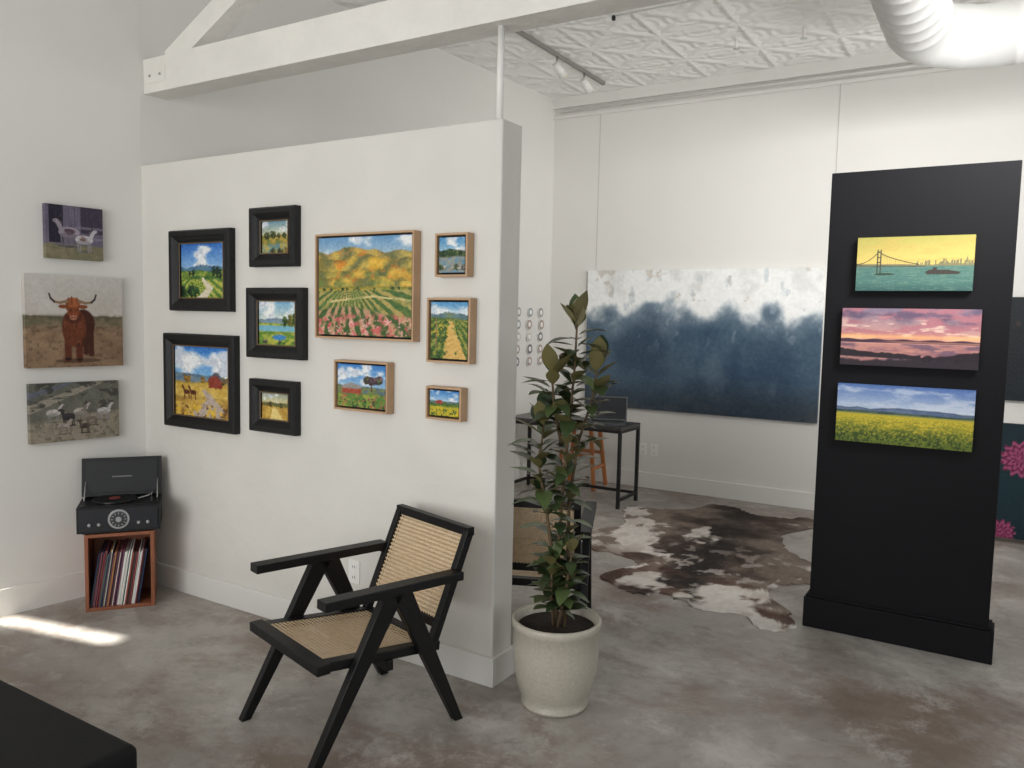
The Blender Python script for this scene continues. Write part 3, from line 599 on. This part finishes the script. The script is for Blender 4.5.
# ------------------------------------------------------------------ cowhide rug
ol=[(-2.42,4.98),(-2.60,5.15),(-2.55,5.5),(-2.45,5.75),(-2.62,6.1),(-2.66,6.35),(-2.45,6.4),(-2.2,6.55),(-2.1,6.85),(-1.85,6.82),(-1.7,6.7),(-1.45,6.72),(-1.28,6.85),(-1.12,6.7),(-1.28,6.4),(-1.33,6.1),(-1.2,5.75),(-1.0,5.55),(-.86,5.35),(-.93,5.1),(-1.08,4.95),(-1.08,4.7),(-.90,4.45),(-.86,4.24),(-1.0,4.18),(-1.15,4.32),(-1.35,4.27),(-1.6,4.38),(-1.75,4.30),(-1.95,4.38),(-2.08,4.48),(-1.98,4.65),(-1.93,4.8),(-2.12,4.95)]
n=len(ol); out=[]
for i in range(n):
    p0,p1,p2,p3=[np.array(ol[(i+k-1)%n]) for k in range(4)]
    for j in range(10):
        t=j/10; out.append(.5*((2*p1)+(p2-p0)*t+(2*p0-5*p1+4*p2-p3)*t*t+(3*p1-p0-3*p2+p3)*t**3))
out=np.array(out); an=np.arange(len(out)); out+= (np.stack([vn(an*.7,an*0,1),vn(an*.7,an*0,2)],-1)-.5)*.04
cen=np.array([-1.75,5.4]); rings=90; T=(np.arange(1,rings+1)/rings)[:,None,None]
co=cen+(out-cen)[None]*T; X=co[...,0];Y=co[...,1]
Zr=.006+.010*(fbm(X*3,Y*3,4,3)-.3)*np.ones_like(X); Zr[-1]=.002; Zr=np.maximum(Zr,.002)
a=fbm(X*3.2+3,Y*2.6,11,6); sp=np.exp(-((X+1.66+.10*(Y-5.4))/.16)**2)
dark=np.array([58,44,38.]);mid=np.array([130,116,106.]);cr=np.array([214,208,201.])
side=np.clip(np.abs(X+1.66)/.75,0,1)
c=dark+(mid-dark)*ss(.30,.60,fbm(X*5,Y*5,5,5)*.6+side*.35)[...,None]
c=c*(1-.45*sp[...,None])
wm=ss(.63,.67,a+.15*ss(5.1,4.4,Y)-.10*ss(5.6,6.6,Y)+.08*ss(-2.0,-2.4,X)-.03*sp); c=c+(cr-c)*wm[...,None]
sk=ss(.60,.66,fbm(X*14,Y*14,23,3))*(wm<.5)*ss(6.2,5.0,Y); c=c+(cr-c)*(sk*.65)[...,None]
dk=ss(.56,.62,fbm(X*5+9,Y*5,37,4))*ss(5.4,4.6,Y); c=c+(np.array([72,48,38.])-c)*(dk*.85)[...,None]
c=c+(np.array([150,128,112.])-c)*(ss(.5,.7,fbm(X*9,Y*9,8,3))*.22)[...,None]
c+=((fbm(X*60,Y*20,3,2)-.5)*26)[...,None]
vs=[(cen[0],cen[1],.008)]+[(x,y,z) for x,y,z in zip(X.ravel(),Y.ravel(),Zr.ravel())]; m_=len(out); fs=[]
for j in range(m_): fs.append((0,1+(j+1)%m_,1+j))
for r_ in range(rings-1):
    o0=1+r_*m_;o1=o0+m_
    for j in range(m_): k=(j+1)%m_; fs.append((o0+j,o0+k,o1+k,o1+j))
me=bpy.data.meshes.new("cowhide_rug"); me.from_pydata(vs,[],fs); at=me.color_attributes.new("Col",'FLOAT_COLOR','POINT')
cc=np.ones((len(vs),4),dtype=np.float32); cc[1:,:3]=s2l(np.clip(c,0,255)/255).reshape(-1,3); cc[0,:3]=cc[1,:3]; at.data.foreach_set("color",cc.ravel()); me.materials.append(M_hide)
o=bpy.data.objects.new("cowhide_rug",me); COL.objects.link(o)
# ------------------------------------------------------------------ crate, records, record player
ca=math.atan2(.8,.6); cl=(-3.945,2.475,0)
b=B(); w=.335;d=.26;hh=.415;t=.018
b.box((-w/2,0,0),(-w/2+t,d,hh),M_crate);b.box((w/2-t,0,0),(w/2,d,hh),M_crate);b.box((-w/2+t,0,hh-t),(w/2-t,d,hh),M_crate);b.box((-w/2+t,0,.0),(w/2-t,d,t),M_crate);b.box((-w/2+t,d-.01,t),(w/2-t,d,hh-t),M_crate)
b.done("wooden_record_crate",loc=cl,rz=ca,bevel=.002)
rc=[(170,76,60),(225,220,210),(40,60,100),(30,30,35),(180,150,90),(70,100,90),(130,70,84),(120,150,176),(232,232,226),(84,60,52)]
b=B(); x=-w/2+t+.010; rs=random.Random(3)
while x<w/2-t-.055:
    th=rs.uniform(.0025,.006); m=mat("sleeve_%d"%rs.randrange(10),rc[rs.randrange(10)],.5); 
    lean=.11; c8=[]
    z0,z1=t+.001,t+rs.uniform(.28,.305); y0=rs.uniform(.005,.02)
    for z,dx in((z0,0),(z1,lean)):
        for px,py in((0,y0),(th,y0),(th,.245),(0,.245)): c8.append(Vector((x-.008+px+dx*.42,py,z)))
    b.hexa(c8,m); x+=th+.001
b.done("vinyl_records",loc=cl,rz=ca)
b=B(); K=mat("player_black_vinyl",(14,16,20),.5,bump=.3,bscale=150,spec=.4); w=.40;z0=.417
b.box((-w/2,-.01,z0+.008),(w/2,.255,z0+.145),K)
for x in(-.17,.17):
    for y in(.02,.23): b.tube([(x,y,z0),(x,y,z0+.01)],.012,K,10)
b.box((-w/2+.012,-.016,z0+.02),(w/2-.012,-.009,z0+.135),mat("player_panel",(28,30,35),.4))
zc=z0+.078
b.tube([(0,-.014,zc),(0,-.022,zc)],.052,M_silver,32); b.tube([(0,-.021,zc),(0,-.025,zc)],.042,mat("dial_face",(60,62,66),.3),32); b.tube([(0,-.024,zc),(0,-.03,zc)],.014,M_silver,16)
for k in range(12):
    a=k*math.pi/6; b.bar((.028*math.cos(a),-.0255,zc+.028*math.sin(a)),(.037*math.cos(a),-.0255,zc+.037*math.sin(a)),.003,.002,M_white,(0,1,0))
for x in(-.14,-.095,.095,.14): b.tube([(x,-.014,z0+.055),(x,-.028,z0+.055)],.008,M_silver,14)
b.box((-w/2+.015,.0,z0+.145),(w/2-.015,.245,z0+.150),mat("player_deck",(16,16,18),.3))
b.lathe([(.110,0),(.110,.010),(.1,.012)],mat("vinyl_black",(12,12,13),.25),40,(-.03,.125,z0+.15)); b.lathe([(.03,0),(.03,.002)],mat("record_label",(120,50,46),.5),24,(-.03,.125,z0+.162))
b.tube([(.15,.19,z0+.155),(.15,.19,z0+.175),(.14,.1,z0+.173),(.09,.06,z0+.168)],.004,M_silver,8)
Ml=Matrix.Translation((0,.255,z0+.148))@Matrix.Rotation(math.radians(-12),4,'X')
b.box((-w/2,-.045,0),(w/2,0,.21),K,Ml); b.box((-w/2+.02,-.05,.02),(w/2-.02,-.044,.19),mat("lid_lining",(22,24,28),.6),Ml)
b.box((-.05,-.0515,.10),(.05,-.05,.108),mat("lid_logo",(100,100,102),.5),Ml)
for sx in(-1,1): b.tube([(sx*(w/2-.02),.14,z0+.15),(sx*(w/2-.02),.24,z0+.25)],.003,M_silver,6)
b.done("record_player",loc=cl,rz=ca,bevel=.004)
# ------------------------------------------------------------------ desk, laptop, stool
b=B(); x0,x1,ya,yb,zt=-3.84,-2.70,6.18,6.60,.70; K=M_metalblk
b.box((x0,ya,zt-.03),(x1,yb,zt),mat("desk_top",(60,58,56),.35,var=.2))
for x in(x0+.015,x1-.015):
    for y in(ya+.015,yb-.015): b.box((x-.014,y-.014,0),(x+.014,y+.014,zt-.03),K)
    b.box((x-.012,ya+.03,.06),(x+.012,yb-.03,.085),K); b.box((x-.012,ya+.03,zt-.055),(x+.012,yb-.03,zt-.031),K)
b.box((x0+.03,yb-.027,.06),(x1-.03,yb-.003,.085),K); b.box((x0+.03,ya+.003,zt-.055),(x1-.03,ya+.027,zt-.031),K)
b.done("metal_desk",bevel=.002)
b=B(); G=mat("laptop_grey",(92,94,98),.35,metal=.5)
b.box((-.16,-.11,0),(.16,.11,.014),G); b.box((-.14,-.02,.014),(.14,.09,.0155),M_gap)
Ml=Matrix.Translation((0,.11,.014))@Matrix.Rotation(math.radians(-18),4,'X'); b.box((-.16,-.004,0),(.16,.004,.215),G,Ml); b.box((-.15,-.0052,.01),(.15,-.004,.205),mat("laptop_screen",(30,34,40),.15),Ml)
b.done("laptop",loc=(-2.92,6.38,.7005),rz=math.radians(20),bevel=.002)
b=B(); zt=.66
for sx in(-1,1):
    for sy in(-1,1): b.bar((sx*.12,sy*.11,zt-.02),(sx*.19,sy*.17,0),.034,.034,M_stoolwood)
    b.bar((sx*.168,-.15,.2),(sx*.168,.15,.2),.02,.03,M_stoolwood)
for sy in(-1,1): b.bar((-.155,sy*.14,.32),(.155,sy*.14,.32),.02,.03,M_stoolwood,(0,1,0))
b.box((-.17,-.16,zt-.02),(.17,.16,zt+.005),M_stoolwood); b.box((-.18,-.17,zt+.005),(.18,.17,zt+.045),M_white)
b.done("wooden_stool",loc=(-3.40,6.87,0),rz=.1,bevel=.003)
# decorative wall plates
b=B(); rs=random.Random(5)
cols=[(170,150,142),(150,156,158),(200,194,182),(120,110,116),(150,136,134),(156,160,148)]
for i,yy in enumerate((6.60,6.80,7.0)):
    for j in range(5):
        z=1.66-j*.12; rad=rs.uniform(.05,.058); y=yy+rs.uniform(-.01,.01); m=mat("plate_%d"%rs.randrange(6),cols[rs.randrange(6)],.4,var=.3,vscale=40)
        b.tube([(LW(y)+.001,y,z),(LW(y)+.012,y,z)],[rad*.8,rad],M_white,20); b.tube([(LW(y)+.011,y,z),(LW(y)+.014,y,z)],rad*.85,m,20); b.tube([(LW(y)+.013,y,z),(LW(y)+.016,y,z)],rad*.45,M_white,20)
b.done("decorative_wall_plates")
# ------------------------------------------------------------------ black bench
b=B(); b.box((-3.3,.62,.33),(-1.89,1.235,.45),M_leather); b.box((-3.25,.66,.27),(-1.94,1.19,.33),M_blackwood)
for x in(-3.2,-1.99):
    for y in(.70,1.15): b.box((x-.025,y-.025,0),(x+.025,y+.025,.27),M_blackwood)
o=b.done("black_bench",bevel=.035); o.modifiers[0].segments=4
# ------------------------------------------------------------------ light
def area(name,loc,rot,sx,sy,p,col=(1,1,1),spread=180):
    l=bpy.data.lights.new(name,'AREA'); l.shape='RECTANGLE'; l.size=sx; l.size_y=sy; l.energy=p; l.color=col; l.spread=math.radians(spread)
    o=bpy.data.objects.new(name,l); COL.objects.link(o); o.location=loc; o.rotation_euler=rot
R=math.radians
WC=(1,.985,.96)
area("daylight_window_1",(-2.5,-1.62,1.7),(R(90),0,0),2.5,2.2,66,WC,160)
area("daylight_window_2",(.85,-1.62,1.7),(R(90),0,0),3.3,2.2,26,WC,160)
area("daylight_window_4",(3.5,5.6,1.9),(R(90),0,R(90)),2.2,2.4,24,WC,150)
d=Vector((-2.5,4.1,-1.3)); area("back_wall_fill",(.55,3.1,3.0),d.to_track_quat('-Z','Y').to_euler(),.9,.6,38,WC,90)  # added off-camera fill to brighten the back wall, no real fixture
d=Vector((-3.2,1.9,1.7)); area("ceiling_fill",(2.2,4.2,1.6),d.to_track_quat('-Z','Y').to_euler(),1.2,.8,16,WC,85)  # added unseen fill aimed up to lift the tin ceiling, not a room lamp
area("sun_sliver",(-3.95,2.13,2.6),(0,0,math.atan2(.17,.77)),.75,.03,1.1,(1,.97,.9),4)
w=bpy.data.worlds.new("World"); bpy.context.scene.world=w; w.use_nodes=True; w.node_tree.nodes["Background"].inputs[0].default_value=(.85,.92,1,1); w.node_tree.nodes["Background"].inputs[1].default_value=1.0
# ------------------------------------------------------------------ camera
f=800.0; th=math.atan(66/800.0); rs_=0.022; yaw=math.radians(31.5)
F0=Vector((-math.sin(yaw),math.cos(yaw),0)); R0=Vector((math.cos(yaw),math.sin(yaw),0)); Z=Vector((0,0,1))
Fw=F0*math.cos(th)-Z*math.sin(th); U0=F0*math.sin(th)+Z*math.cos(th)
cx=(R0+U0*rs_).normalized(); cy=(U0-R0*rs_).normalized()
cam=bpy.data.cameras.new("camera"); cam.lens=f/1024*36; cam.sensor_width=36; cam.clip_start=.05
co_=bpy.data.objects.new("camera",cam); COL.objects.link(co_)
Mx=Matrix((cx,cy,-Fw)).transposed().to_4x4(); Mx.translation=Vector((0,0,1.6)); co_.matrix_world=Mx
bpy.context.scene.camera=co_
bpy.context.scene.view_settings.view_transform='Standard'
